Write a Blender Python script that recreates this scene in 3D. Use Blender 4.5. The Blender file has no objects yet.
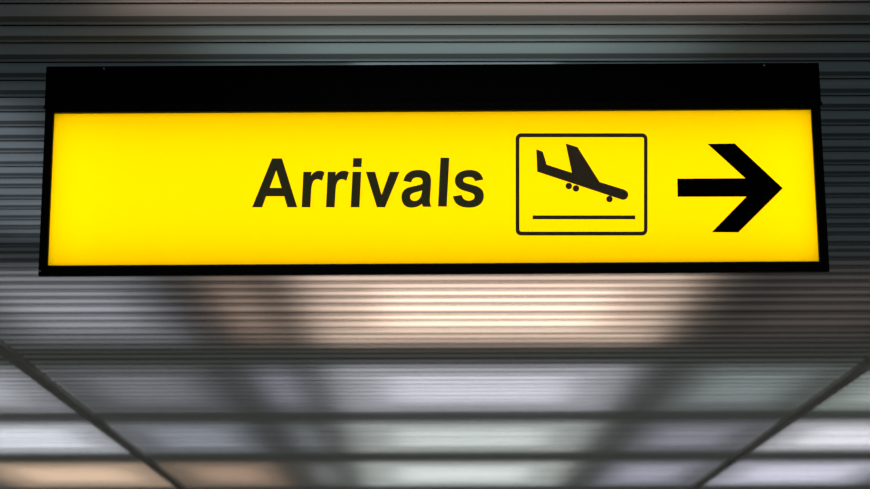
import bpy, bmesh, math, random
from mathutils import Vector, Matrix
from mathutils.geometry import tessellate_polygon

random.seed(7)
scene = bpy.context.scene
C = scene.collection
W_PX, H_PX, F_PX = 870, 489, 1861.0
CAM_Z = 1.55          # eye height
HC = 1.79             # ceiling height above the eye
CEIL = CAM_Z + HC

# ------------------------------------------------------------------ camera
def make_camera():
    cam = bpy.data.cameras.new('camera')
    cam.sensor_width = 36.0
    cam.lens = 36.0 * F_PX / W_PX
    o = bpy.data.objects.new('camera', cam)
    C.objects.link(o)
    roll = math.radians(-0.20)
    d = Matrix.Rotation(roll, 3, 'Z') @ Vector((427 - 435, -(677 - 244.5), -F_PX))
    phi = math.atan2(-d.z, d.y)
    if phi < 0:
        phi += math.pi
    d2 = Matrix.Rotation(phi, 3, 'X') @ d
    psi = math.atan2(d2.x, d2.y)
    R = Matrix.Rotation(psi, 3, 'Z') @ Matrix.Rotation(phi, 3, 'X') @ Matrix.Rotation(roll, 3, 'Z')
    o.matrix_world = Matrix.Translation((0, 0, CAM_Z)) @ R.to_4x4()
    cam.clip_end = 200
    scene.camera = o
    return o, R

cam_ob, CR = make_camera()

def ray(px, py):
    return (CR @ Vector((px - 435.0, 244.5 - py, -F_PX))).normalized()

def on_ceiling(px, py):
    r = ray(px, py)
    return r * (HC / r.z)

SIGN_Y = on_ceiling(433, 64.0).y          # the sign hangs straight from the ceiling

def on_sign(px, py, y=None):
    """point of the vertical sign face seen at a pixel: (x, z)"""
    y = SIGN_Y if y is None else y
    r = ray(px, py)
    p = r * (y / r.y)
    return untilt(p.x, p.z + CAM_Z)

TILT = math.radians(0.18)                 # the sign hangs a touch higher at its right end
PIVOT = (0.0, CEIL - .25)
def untilt(x, z):
    dx, dz = x - PIVOT[0], z - PIVOT[1]
    c, s_ = math.cos(TILT), math.sin(TILT)
    return PIVOT[0] + dx * c + dz * s_, PIVOT[1] - dx * s_ + dz * c

cam_ob.data.dof.use_dof = True
cam_ob.data.dof.focus_distance = SIGN_Y / math.cos(math.radians(15))
cam_ob.data.dof.aperture_fstop = 4.0

# --------------------------------------------------------------- materials
def mat(name):
    m = bpy.data.materials.new(name)
    m.use_nodes = True
    nt = m.node_tree
    for n in list(nt.nodes):
        nt.nodes.remove(n)
    out = nt.nodes.new('ShaderNodeOutputMaterial')
    return m, nt, out

def noise_col(nt, c, amount=0.08, scale=6.0, stretch=(1, 1, 1)):
    tc = nt.nodes.new('ShaderNodeTexCoord')
    mp = nt.nodes.new('ShaderNodeMapping')
    mp.inputs['Scale'].default_value = stretch
    no = nt.nodes.new('ShaderNodeTexNoise')
    no.inputs['Scale'].default_value = scale
    no.inputs['Detail'].default_value = 4
    rp = nt.nodes.new('ShaderNodeValToRGB')
    rp.color_ramp.elements[0].position = 0.3
    rp.color_ramp.elements[1].position = 0.7
    rp.color_ramp.elements[0].color = tuple(x * (1 - amount) for x in c) + (1,)
    rp.color_ramp.elements[1].color = tuple(min(1, x * (1 + amount)) for x in c) + (1,)
    nt.links.new(tc.outputs['Object'], mp.inputs['Vector'])
    nt.links.new(mp.outputs['Vector'], no.inputs['Vector'])
    nt.links.new(no.outputs['Fac'], rp.inputs['Fac'])
    return rp.outputs['Color']

def principled(name, c, rough=0.6, metal=0.0, spec=0.3, amount=0.08, scale=6.0, stretch=(1, 1, 1)):
    m, nt, out = mat(name)
    b = nt.nodes.new('ShaderNodeBsdfPrincipled')
    b.inputs['Roughness'].default_value = rough
    b.inputs['Metallic'].default_value = metal
    b.inputs['Specular IOR Level'].default_value = spec
    nt.links.new(noise_col(nt, c, amount, scale, stretch), b.inputs['Base Color'])
    nt.links.new(b.outputs[0], out.inputs[0])
    return m

def translucent(name, t, d, amount=0.05, stretch=(.05, 2.4, 1)):
    """milky panel: passes light t, reflects d"""
    m, nt, out = mat(name)
    tr = nt.nodes.new('ShaderNodeBsdfTranslucent')
    df = nt.nodes.new('ShaderNodeBsdfDiffuse')
    ad = nt.nodes.new('ShaderNodeAddShader')
    nt.links.new(noise_col(nt, t, amount, 3.0, stretch), tr.inputs['Color'])
    df.inputs['Color'].default_value = d + (1,)
    nt.links.new(tr.outputs[0], ad.inputs[0])
    nt.links.new(df.outputs[0], ad.inputs[1])
    nt.links.new(ad.outputs[0], out.inputs[0])
    return m

M = {}
M['slat'] = translucent('milky_slat', (.55, .55, .55), (.03, .032, .032), 0.17)
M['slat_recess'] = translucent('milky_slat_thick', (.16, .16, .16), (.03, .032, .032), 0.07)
M['groove'] = principled('slat_joint', (.02, .02, .018), 0.9, spec=0.05)
M['rail'] = principled('dark_rail', (.75, .74, .68), 0.7, spec=0.1)
M['black'] = principled('black_enamel', (.0022, .0022, .0026), 0.55, spec=0.06)
M['rim'] = principled('black_rim', (.002, .002, .002), 0.45, spec=0.12)
M['steel'] = principled('bright_steel', (.75, .76, .78), 0.25, metal=1.0)
M['vinyl_black'] = principled('black_vinyl', (.002, .002, .002), 0.7, spec=0.02)
def film(name, t, d):
    m, nt, out = mat(name)
    tr = nt.nodes.new('ShaderNodeBsdfTransparent'); tr.inputs[0].default_value = t + (1,)
    df = nt.nodes.new('ShaderNodeBsdfDiffuse'); nt.links.new(noise_col(nt, d, .05), df.inputs[0])
    ad = nt.nodes.new('ShaderNodeAddShader')
    nt.links.new(tr.outputs[0], ad.inputs[0]); nt.links.new(df.outputs[0], ad.inputs[1])
    nt.links.new(ad.outputs[0], out.inputs[0])
    return m
M['vinyl'] = film('charcoal_vinyl_film', (.078, .108, .1), (.10, .10, .10))
M['vinyl_grey'] = film('soft_black_vinyl_film', (.08, .098, .1), (.10, .08, .12))
M['face'] = translucent('yellow_acrylic', (1.0, .59, .0), (.02, .012, .0), 0.0)
M['inner_white'] = principled('white_lining', (.94, .94, .94), 0.8, amount=0.01)
M['floor'] = principled('stone_floor', (.30, .30, .29), 0.35, amount=0.12, scale=2.0)
M['wall'] = principled('grey_wall', (.30, .30, .30), 0.8, amount=0.05)

# ----------------------------------------------------------------- helpers
def link(name, me, parent=None, mats=()):
    for m in mats:
        me.materials.append(m)
    o = bpy.data.objects.new(name, me)
    C.objects.link(o)
    if parent:
        o.parent = parent
    return o

def bm_obj(name, bm, mats, parent=None):
    bmesh.ops.recalc_face_normals(bm, faces=bm.faces)
    me = bpy.data.meshes.new(name)
    bm.to_mesh(me)
    bm.free()
    return link(name, me, parent, mats)

def box(bm, x0, x1, y0, y1, z0, z1, bevel=0.0, mi=0):
    vs = [bm.verts.new((x, y, z)) for x in (x0, x1) for y in (y0, y1) for z in (z0, z1)]
    idx = [(0, 1, 3, 2), (4, 6, 7, 5), (0, 4, 5, 1), (2, 3, 7, 6), (0, 2, 6, 4), (1, 5, 7, 3)]
    fs = [bm.faces.new([vs[i] for i in q]) for q in idx]
    for f in fs:
        f.material_index = mi
    if bevel > 0:
        es = list({e for f in fs for e in f.edges})
        bmesh.ops.bevel(bm, geom=es, offset=bevel, segments=2, affect='EDGES', profile=0.5)

def structure(o):
    o['kind'] = 'structure'
    return o

# ----------------------------------------------------------- slatted ceiling
X0, X1 = -9.0, 9.0
Y0, Y1 = -2.0, 27.0

def depth(py):
    return on_ceiling(427, py).y

# joints between slats where the photo shows them, regular slats elsewhere
seen = [2, 24, 41.5, 61, 79, 96, 110.5, 125.5, 139.5]
seen2 = [283, 290.6, 297.7, 305.2, 315, 320.8, 329.6, 334.4, 339.4, 344.6]
PITCH = 0.16
def fill(a, b, jit=0.12):
    n = max(1, round((b - a) / PITCH))
    out = []
    for i in range(1, n):
        out.append(a + (b - a) * (i + random.uniform(-jit, jit)) / n)
    return out
g = [Y0] + fill(Y0, depth(2)) + [depth(v) for v in seen]
g += fill(depth(seen[-1]), depth(seen2[0])) + [depth(v) for v in seen2]
g += fill(depth(seen2[-1]), Y1, 0.16) + [Y1]

bm = bmesh.new()
def strip(prof, mi_list):
    """extrude a side profile (y, z) along x as one ribbon"""
    a = [bm.verts.new((X0, y, z)) for y, z in prof]
    b = [bm.verts.new((X1, y, z)) for y, z in prof]
    for i in range(len(prof) - 1):
        f = bm.faces.new((a[i], b[i], b[i + 1], a[i + 1]))
        f.material_index = mi_list[i]
prof, mi = [], []
gp = 0.011
for i in range(len(g) - 1):
    a, b = g[i], g[i + 1]
    p = b - a
    k = random.uniform(-.03, .03)
    z = CEIL
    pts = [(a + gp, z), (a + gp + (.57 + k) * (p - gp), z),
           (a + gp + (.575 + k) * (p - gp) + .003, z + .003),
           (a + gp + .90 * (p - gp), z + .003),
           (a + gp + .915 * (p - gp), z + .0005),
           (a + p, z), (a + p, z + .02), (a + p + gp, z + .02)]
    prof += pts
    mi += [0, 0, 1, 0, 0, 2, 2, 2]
prof = prof[:-2]
mi = mi[:len(prof) - 1]
strip(prof, mi)
me = bpy.data.meshes.new('ceiling')
bm.normal_update()
bm.to_mesh(me); bm.free()
ceiling = structure(link('ceiling', me, None, [M['slat'], M['slat_recess'], M['groove']]))

# long carrier rails under the slats
for n, (ratio, w) in enumerate([(-1.319, .08), (1.455, .08)], 1):
    bm = bmesh.new()
    zb = CEIL - .035
    x = ratio * (HC - .0175)
    box(bm, x - w / 2, x + w / 2, Y0 + .05, Y1 - .05, zb, CEIL - .0006, 0.006)
    structure(bm_obj('trim_%d' % n, bm, [M['rail']]))

# room shell
bm = bmesh.new(); box(bm, X0 - .1, X1 + .1, Y0, Y1 + .1, -.1, 0)
structure(bm_obj('floor', bm, [M['floor']]))
for nm, a in (('wall_back', (X0, X1, Y1, Y1 + .1)), ('wall_left', (X0 - .1, X0, Y0, Y1 + .1)), ('wall_right', (X1, X1 + .1, Y0, Y1 + .1))):
    bm = bmesh.new(); box(bm, a[0], a[1], a[2], a[3], 0, CEIL + .9)
    structure(bm_obj(nm, bm, [M['wall']]))
# plenum lid above the slats
bm = bmesh.new(); box(bm, X0, X1, Y0, Y1, CEIL + .8, CEIL + .9)
structure(bm_obj('trim_3', bm, [M['groove']]))

# ------------------------------------------------- lamps above the milky slats
def lin(v):
    v /= 255.0
    return v / 12.92 if v <= .04045 else ((v + .055) / 1.055) ** 2.4

def cell(xa, xb, ya, yb, rgb, h=.18, base=(0, 0, 0), fx=.62, fy=.6, share=.55):
    """one lit ceiling cell: wide lamp, plus a narrower one added for gradual falloff"""
    lamp(xa, xb, ya, yb, rgb, h, base, share)
    cx_, cy_ = (xa + xb) / 2, (ya + yb) / 2
    lamp(cx_ + (xa - cx_) * fx, cx_ + (xb - cx_) * fx, cy_ + (ya - cy_) * fy, cy_ + (yb - cy_) * fy, rgb, h - .02, base, (1 - share) * 1.15)  # inner lamp added so brightness fades gradually towards the cell edges

def lamp(xa, xb, ya, yb, rgb, h=.16, base=(0, 0, 0), k=1.0):
    """area lamp between two ceiling depths, facing down on the slats"""
    c = [max(.001, lin(v) - lin(b)) for v, b in zip(rgb, base)]
    m = max(c)
    L = bpy.data.lights.new('ceiling_lamp', 'AREA')
    L.shape = 'RECTANGLE'
    sx, sy = (xb - xa), (yb - ya)
    L.size, L.size_y = sx, sy
    L.color = [v / m for v in c]
    L.energy = math.pi * sx * sy * (m / .42) * k
    L.spread = math.radians(150)
    o = bpy.data.objects.new('ceiling_lamp', L)
    o.location = ((xa + xb) / 2, (ya + yb) / 2, CEIL + h)
    C.objects.link(o)

cols = [(-2.2, -1.33), (-1.24, -.74), (-.57, -.45), (-.33, .70), (.90, 1.36), (1.47, 2.3)]
rows = {
    'r2': ((268, 344), {0: (135, 135, 140), 1: (122, 124, 130), 2: (140, 120, 107), 3: (248, 218, 196), 4: (64, 59, 56), 5: (98, 94, 97)}),
    'r3': ((366, 411), {0: (165, 168, 175), 1: (108, 110, 116), 2: (140, 140, 152), 3: (196, 196, 206), 4: (120, 128, 128), 5: (165, 175, 171)}),
    'r4': ((422, 452), {0: (210, 214, 222), 1: (132, 136, 144), 2: (118, 122, 125), 3: (192, 199, 197), 4: (126, 126, 136), 5: (214, 214, 222)}),
    'r5': ((462, 486), {0: (208, 180, 155), 1: (155, 132, 114), 2: (120, 122, 122), 3: (206, 213, 210), 4: (152, 152, 166), 5: (200, 200, 216)}),
}
for key, ((ya, yb), cc) in rows.items():
    for ci, rgb in cc.items():
        a, b = cols[ci]
        if key == 'r2' and ci == 1:
            b = -.72
        cell(a * HC, b * HC, depth(ya), depth(yb), [v * 1.05 for v in rgb], base=(46, 46, 44) if key == 'r2' else (54, 56, 53))
    for a, b in ((-3.6, -2.35), (2.45, 3.7)):
        lamp(a * HC, b * HC, depth(ya), depth(yb), (150, 152, 158))
# broad fill lamps added above the slats to lift the dark bands
lamp(X0, X1, depth(350), Y1, (54, 56, 53), h=.5)
lamp(X0, X1, depth(262), depth(350), (46, 46, 44), h=.5)
lamp(X0, X1, Y0, depth(262), (34, 40, 42), h=.5)
# nearer rows, dimmer
cell(-.46 * HC, .56 * HC, depth(-70), depth(10), (178, 154, 142), h=.2)
cell(-.36 * HC, .44 * HC, depth(24), depth(62), (98, 114, 114), h=.18)
lamp(-1.0 * HC, -.72 * HC, depth(100), depth(235), (78, 84, 90))
lamp(-.4 * HC, .5 * HC, depth(100), depth(235), (84, 91, 96))

lamp(-.12 * HC, .22 * HC, depth(61.5), depth(66), (170, 182, 190), h=.03, k=.28)  # thin unseen lamp added to brighten the slat strip at the header

# -------------------------------------------------------------- the sign
FY = SIGN_Y - .010           # front of the rim
sign = bpy.data.objects.new('hanging_sign', None)
sign.location = (PIVOT[0], SIGN_Y, PIVOT[1])
sign.rotation_euler = (0, -TILT, 0)
sign['label'] = 'long backlit yellow Arrivals sign in a black metal box hanging from the ribbed ceiling'
sign['category'] = 'sign'
C.objects.link(sign)
OFF = -Vector(sign.location)
bpy.context.view_layer.update()

def sign_obj(name, bm, mats, parent=None, recalc=True):
    bmesh.ops.translate(bm, verts=bm.verts, vec=OFF)
    if recalc:
        bmesh.ops.recalc_face_normals(bm, faces=bm.faces)
    me = bpy.data.meshes.new(name)
    bm.to_mesh(me); bm.free()
    return link(name, me, parent or sign, mats)

# corners in the sign plane
xl, zt = on_sign(51.5, 111.2, FY); xr, _ = on_sign(815, 108.6, FY)
fl = (on_sign(54.3, 112, FY)[0] + on_sign(47.0, 264, FY)[0]) / 2
fr = (on_sign(811.3, 109.5, FY)[0] + on_sign(819.8, 262, FY)[0]) / 2
ft = (on_sign(54, 112.3, FY)[1] + on_sign(812, 109.3, FY)[1]) / 2
fb = (on_sign(47, 264.6, FY)[1] + on_sign(820, 261.6, FY)[1]) / 2
ol = on_sign(38.0, 275, FY)[0]; orr = on_sign(829.8, 271.2, FY)[0]
ob = (on_sign(38, 274.8, FY)[1] + on_sign(829, 271.2, FY)[1]) / 2
ot = ft + .012

# rim: four mitred bars with a bevelled section
def rim():
    bm = bmesh.new()
    D = .022
    inner = [(fl, fb), (fr, fb), (fr, ft), (fl, ft)]
    outer = [(ol, ob), (orr, ob), (orr, ot), (ol, ot)]
    loops = []
    def inset(a, b, t):
        return [(p[0] + (q[0] - p[0]) * t, p[1] + (q[1] - p[1]) * t) for p, q in zip(a, b)]
    secs = [(inner, FY + D), (inner, FY + .003), (inset(inner, outer, .12), FY), (inset(inner, outer, .9), FY),
            (outer, FY + .003), (outer, FY + D)]
    for pts, y in secs:
        loops.append([bm.verts.new((x, y, z)) for x, z in pts])
    loops.append(loops[0])
    for a, b in zip(loops[:-1], loops[1:]):
        for i in range(4):
            j = (i + 1) % 4
            bm.faces.new((a[i], a[j], b[j], b[i]))
    return bm
sign_obj('rim', rim(), [M['rim']])

# housing: open-fronted tray, black outside, white inside
def housing():
    bm = bmesh.new()
    x0, x1, z0, z1 = fl - .008, fr + .008, fb - .001, ft + .006
    y0, y1 = FY + .0222, FY + .120
    t = .004
    o_ = [(x0, z0), (x1, z0), (x1, z1), (x0, z1)]
    i_ = [(x0 + t, z0 + t * .5), (x1 - t, z0 + t * .5), (x1 - t, z1 - t), (x0 + t, z1 - t)]
    A = [bm.verts.new((x, y0, z)) for x, z in o_]
    B = [bm.verts.new((x, y1, z)) for x, z in o_]
    E = [bm.verts.new((x, y0, z)) for x, z in i_]
    F = [bm.verts.new((x, y1 - t, z)) for x, z in i_]
    def q(vs, m):
        f = bm.faces.new(vs); f.material_index = m
    for i in range(4):
        j = (i + 1) % 4
        q((A[i], A[j], B[j], B[i]), 0)
        q((E[j], E[i], F[i], F[j]), 1)
        q((A[j], A[i], E[i], E[j]), 0)
    q(B, 0); q(F, 1)
    return bm
sign_obj('housing', housing(), [M['black'], M['inner_white']])

# header box up to the ceiling
bm = bmesh.new()
hl = (on_sign(46, 70, FY + .006)[0]); hr = on_sign(819.2, 66, FY + .006)[0]
box(bm, hl, hr, FY + .006, FY + .125, ot + .0005, CEIL - .0022, .003)
sign_obj('header', bm, [M['black']])
bm = bmesh.new()
box(bm, hl - .001, hr + .002, FY + .002, FY + .0058, ot + .0005, ot + .012, .001)
sign_obj('header_lip', bm, [M['rim']])

# yellow face
bm = bmesh.new()
box(bm, fl - .004, fr + .004, FY + .012, FY + .015, fb - .004, ft + .004)
# single sheet so that light passes one milky layer
bm.free(); bm = bmesh.new()
ys = FY + .012
vs = [bm.verts.new(p) for p in ((fl - .0, ys, fb - .0), (fr + .0, ys, fb - .0), (fr + .0, ys, ft + .0), (fl - .0, ys, ft + .0))]
bm.faces.new(vs)
face = sign_obj('face_panel', bm, [M['face']])
face['label'] = 'glowing yellow acrylic face'

# lamp inside the housing
L = bpy.data.lights.new('sign_lamp', 'AREA')
L.shape = 'RECTANGLE'
L.size = (fr - fl) * .998; L.size_y = (ft - fb) * .91
L.energy = 4.42; L.color = (1, 1, 1)
lo = bpy.data.objects.new('sign_lamp', L)
C.objects.link(lo); lo.parent = sign
lo.location = Vector(((fl + fr) / 2, FY + .108, (ft + fb) / 2)) + OFF
lo.rotation_euler = (math.radians(-90), 0, 0)
lo['kind'] = 'light'
for sx in (fl + .04, fr - .04):  # extra fill lamps added to brighten the ends of the face
    E = bpy.data.lights.new('sign_end_fill', 'AREA')
    E.shape = 'RECTANGLE'; E.size = .07; E.size_y = (ft - fb) * .91; E.energy = .045
    eo = bpy.data.objects.new('sign_end_fill', E)
    C.objects.link(eo); eo.parent = sign
    eo.location = Vector((sx, FY + .107, (ft + fb) / 2)) + OFF
    eo.rotation_euler = (math.radians(-90), 0, 0)

# ---- graphics: outlines of the printed film, laid on the face
GY = FY + .0095
GT = .002
def bez(p0, p1, p2, p3, n=12):
    out = []
    for i in range(1, n + 1):
        t = i / n; s = 1 - t
        out.append(tuple(s**3 * a + 3 * s * s * t * b + 3 * s * t * t * c + t**3 * d
                         for a, b, c, d in zip(p0, p1, p2, p3)))
    return out

def path(items):
    """list of points; a 3-tuple of points is a cubic segment"""
    pts = [items[0]]
    for it in items[1:]:
        if isinstance(it[0], tuple):
            pts += bez(pts[-1], *it)
        else:
            pts.append(it)
    if math.dist(pts[0], pts[-1]) < 1e-6:
        pts.pop()
    return pts

def solid(bm, loops, tr):
    """extruded film from pixel-traced loops (first outer, rest holes)"""
    P = []
    for n, lp in enumerate(loops):
        # printed edge lies a hair outside the traced half-tone edge
        e = .30 * math.hypot(tr(1, 0)[0] - tr(0, 0)[0], 0) ** -1
        area = sum(a[0] * b[1] - b[0] * a[1] for a, b in zip(lp, lp[1:] + lp[:1]))
        sg = (1 if area > 0 else -1) * (1 if n == 0 else -1)
        new = []
        for i, p in enumerate(lp):
            a, b = lp[i - 1], lp[(i + 1) % len(lp)]
            d1 = Vector((p[0] - a[0], p[1] - a[1])).normalized(); d2 = Vector((b[0] - p[0], b[1] - p[1])).normalized()
            n1, n2 = Vector((d1.y, -d1.x)), Vector((d2.y, -d2.x))
            m = n1 + n2
            m = m / max(.5, m.dot(n1)) if m.length > 1e-6 else n1
            new.append((p[0] + m.x * e * sg, p[1] + m.y * e * sg))
        lp = new
        P.append([Vector((*on_sign(*tr(u, v), GY), 0)) for u, v in lp])
    tris = tessellate_polygon([[Vector((p.x, p.y, 0)) for p in lp] for lp in P])
    flat = [p for lp in P for p in lp]
    fv = [bm.verts.new((p.x, GY, p.y)) for p in flat]
    bv = [bm.verts.new((p.x, GY + GT, p.y)) for p in flat]
    for t in tris:
        try:
            bm.faces.new([fv[i] for i in t]); bm.faces.new([bv[i] for i in reversed(t)])
        except ValueError:
            pass
    s = 0
    for lp in P:
        n = len(lp)
        for i in range(n):
            j = (i + 1) % n
            bm.faces.new((fv[s + i], fv[s + j], bv[s + j], bv[s + i]))
        s += n

k1 = 1 / 7.525
tA = lambda u, v: (245 + u * k1, 150 + v * k1)
tB = lambda u, v: (320 + u * k1, 150 + v * k1)
tB1 = lambda u, v: (320 - 24.35 + u * k1, 150 + v * k1)
tC = lambda u, v: (400 + u * k1, 150 + v * k1)
A_ = [path([(57, 428), (205, 65), (277, 65), (390, 428), (320, 428), (296, 345), (157, 345), (127, 428)]),
      path([(182, 287), (278, 287), (235, 150)])]
r_ = [path([(47, 428), (60, 166), (117, 166), (115, 200), ((132, 170), (152, 158), (178, 158)),
            ((196, 158), (206, 162), (215, 170)), (196, 228), ((184, 220), (172, 216), (160, 217)),
            ((126, 220), (118, 256), (115, 310)), (108, 428)])]
dot = [path([(248, 125), (252, 63), (314, 63), (310, 125)])]
stem = [path([(233, 428), (247, 166), (308, 166), (295, 428)])]
v_ = [path([(348, 166), (413, 166), (463, 340), (528, 166), (595, 166), (488, 428), (430, 428)])]
a_ = [path([(28, 230), ((42, 175), (80, 152), (138, 152)), ((205, 152), (233, 180), (232, 238)),
            ((230, 300), (224, 350), (223, 375)), ((223, 398), (226, 410), (233, 424)), (174, 424), (165, 400), ((145, 420), (117, 431), (85, 431)), ((40, 431), (12, 400), (13, 352)),
            ((15, 305), (45, 285), (95, 276)), ((135, 268), (155, 262), (169, 255)), (172, 240),
            ((172, 212), (155, 203), (130, 203)), ((105, 203), (90, 214), (82, 240))]),
      path([(168, 298), ((150, 308), (130, 311), (108, 317)), ((85, 324), (74, 335), (74, 353)),
            ((74, 372), (88, 385), (108, 385)), ((145, 385), (165, 355), (168, 298))])]
l_ = [path([(288, 422), (307, 60), (369, 60), (350, 422)])]
s_ = [path([(624, 220), ((610, 170), (575, 152), (525, 152)), ((455, 152), (415, 185), (415, 228)),
            ((415, 275), (450, 295), (500, 308)), ((545, 320), (563, 328), (563, 348)), ((563, 370), (545, 383), (518, 383)),
            ((488, 383), (470, 368), (463, 340)), (401, 350), ((410, 402), (450, 431), (518, 431)),
            ((590, 431), (629, 395), (629, 345)), ((629, 295), (595, 275), (535, 262)), ((490, 250), (473, 245), (473, 228)),
            ((473, 208), (492, 200), (520, 200)), ((545, 200), (558, 208), (566, 231))])]
bm = bmesh.new()
for lp, t in ((A_, tA), (r_, tB1), (r_, tB), (dot, tB), (stem, tB), (v_, tB), (a_, tC), (l_, tC), (s_, tC)):
    solid(bm, lp, t)
o = sign_obj('lettering', bm, [M['vinyl']])
o['label'] = 'charcoal word Arrivals in bold letters'

# arrow
k2 = 1 / 4.0714
tR = lambda u, v: (660 + u * k2, 130 + v * k2)
bm = bmesh.new()
solid(bm, [[(72, 199), (350, 197), (196, 57), (304, 56), (498, 237), (319, 415), (213, 415), (354, 270), (73, 270)]], tR)
o = sign_obj('arrow', bm, [M['vinyl_black']])
o['label'] = 'black arrow pointing right'

# pictogram
k3 = 1 / 3.7625
tP = lambda u, v: (500 + u * k3, 120 + v * k3)
def rrect(x0, y0, x1, y1, r, n=8):
    pts = []
    for cx_, cy_, a0 in ((x1 - r, y0 + r, -90), (x1 - r, y1 - r, 0), (x0 + r, y1 - r, 90), (x0 + r, y0 + r, 180)):
        for i in range(n + 1):
            a = math.radians(a0 + 90 * i / n)
            pts.append((cx_ + r * math.cos(a), cy_ + r * math.sin(a)))
    return pts
bm = bmesh.new()
solid(bm, [rrect(60, 51, 554, 433, 20), rrect(72, 63, 543, 421, 9)[::-1]], tP)
border = sign_obj('pictogram_border', bm, [M['vinyl_grey']])
bm = bmesh.new()
solid(bm, [path([(138, 112), (160, 120), (175, 169), (272, 200), (249, 90), (291, 103), (374, 234), (464, 262),
                 ((477, 266), (484, 276), (481, 285)), ((477, 297), (467, 301), (456, 297)), (141, 193)])], tP)
for c in ((259, 248), (286, 257), (412, 297)):
    solid(bm, [[(c[0] + 11 * math.cos(i * math.pi / 12), c[1] + 11 * math.sin(i * math.pi / 12)) for i in range(24)]], tP)
sign_obj('aeroplane', bm, [M['vinyl_grey']], border)
bm = bmesh.new()
solid(bm, [[(124, 360), (508, 360), (508, 372), (124, 372)]], tP)
sign_obj('runway_line', bm, [M['vinyl_grey']], border)

# small fixings
def screw(px, py, r, y, material, name='screw'):
    x, z = on_sign(px, py, y)
    bm = bmesh.new()
    n = 16
    prof = [(r, 0), (r * .95, -r * .3), (r * .8, -r * .6), (r * .5, -r * .85), (r * .2, -r * .97)]
    loops = [[bm.verts.new((x + rr * math.cos(2 * math.pi * i / n), y + dy, z + rr * math.sin(2 * math.pi * i / n)))
              for i in range(n)] for rr, dy in prof]
    for a, b in zip(loops[:-1], loops[1:]):
        for i in range(n):
            j = (i + 1) % n
            bm.faces.new((a[i], a[j], b[j], b[i]))
    bm.faces.new(loops[-1]); bm.faces.new(loops[0][::-1])
    return sign_obj(name, bm, [material])
screw(39.8, 271.2, .0042, FY + .0005, M['steel'])['label'] = 'bright screw in the lower left corner'
screw(764, 65.5, .0042, FY + .0058, M['steel'])
screw(104, 68.6, .0038, FY + .0058, M['steel'])

# --------------------------------------------------------------- world, view
w = bpy.data.worlds.new('world')
scene.world = w
w.use_nodes = True
bg = w.node_tree.nodes['Background']
bg.inputs[0].default_value = (.55, .62, .65, 1)
bg.inputs[1].default_value = 0.25
vs_ = scene.view_settings
vs_.view_transform = 'Standard'
vs_.look = 'None'
vs_.exposure = 0
vs_.gamma = 1
vs_.use_curve_mapping = False
scene.cycles.max_bounces = 8
scene.cycles.transmission_bounces = 8
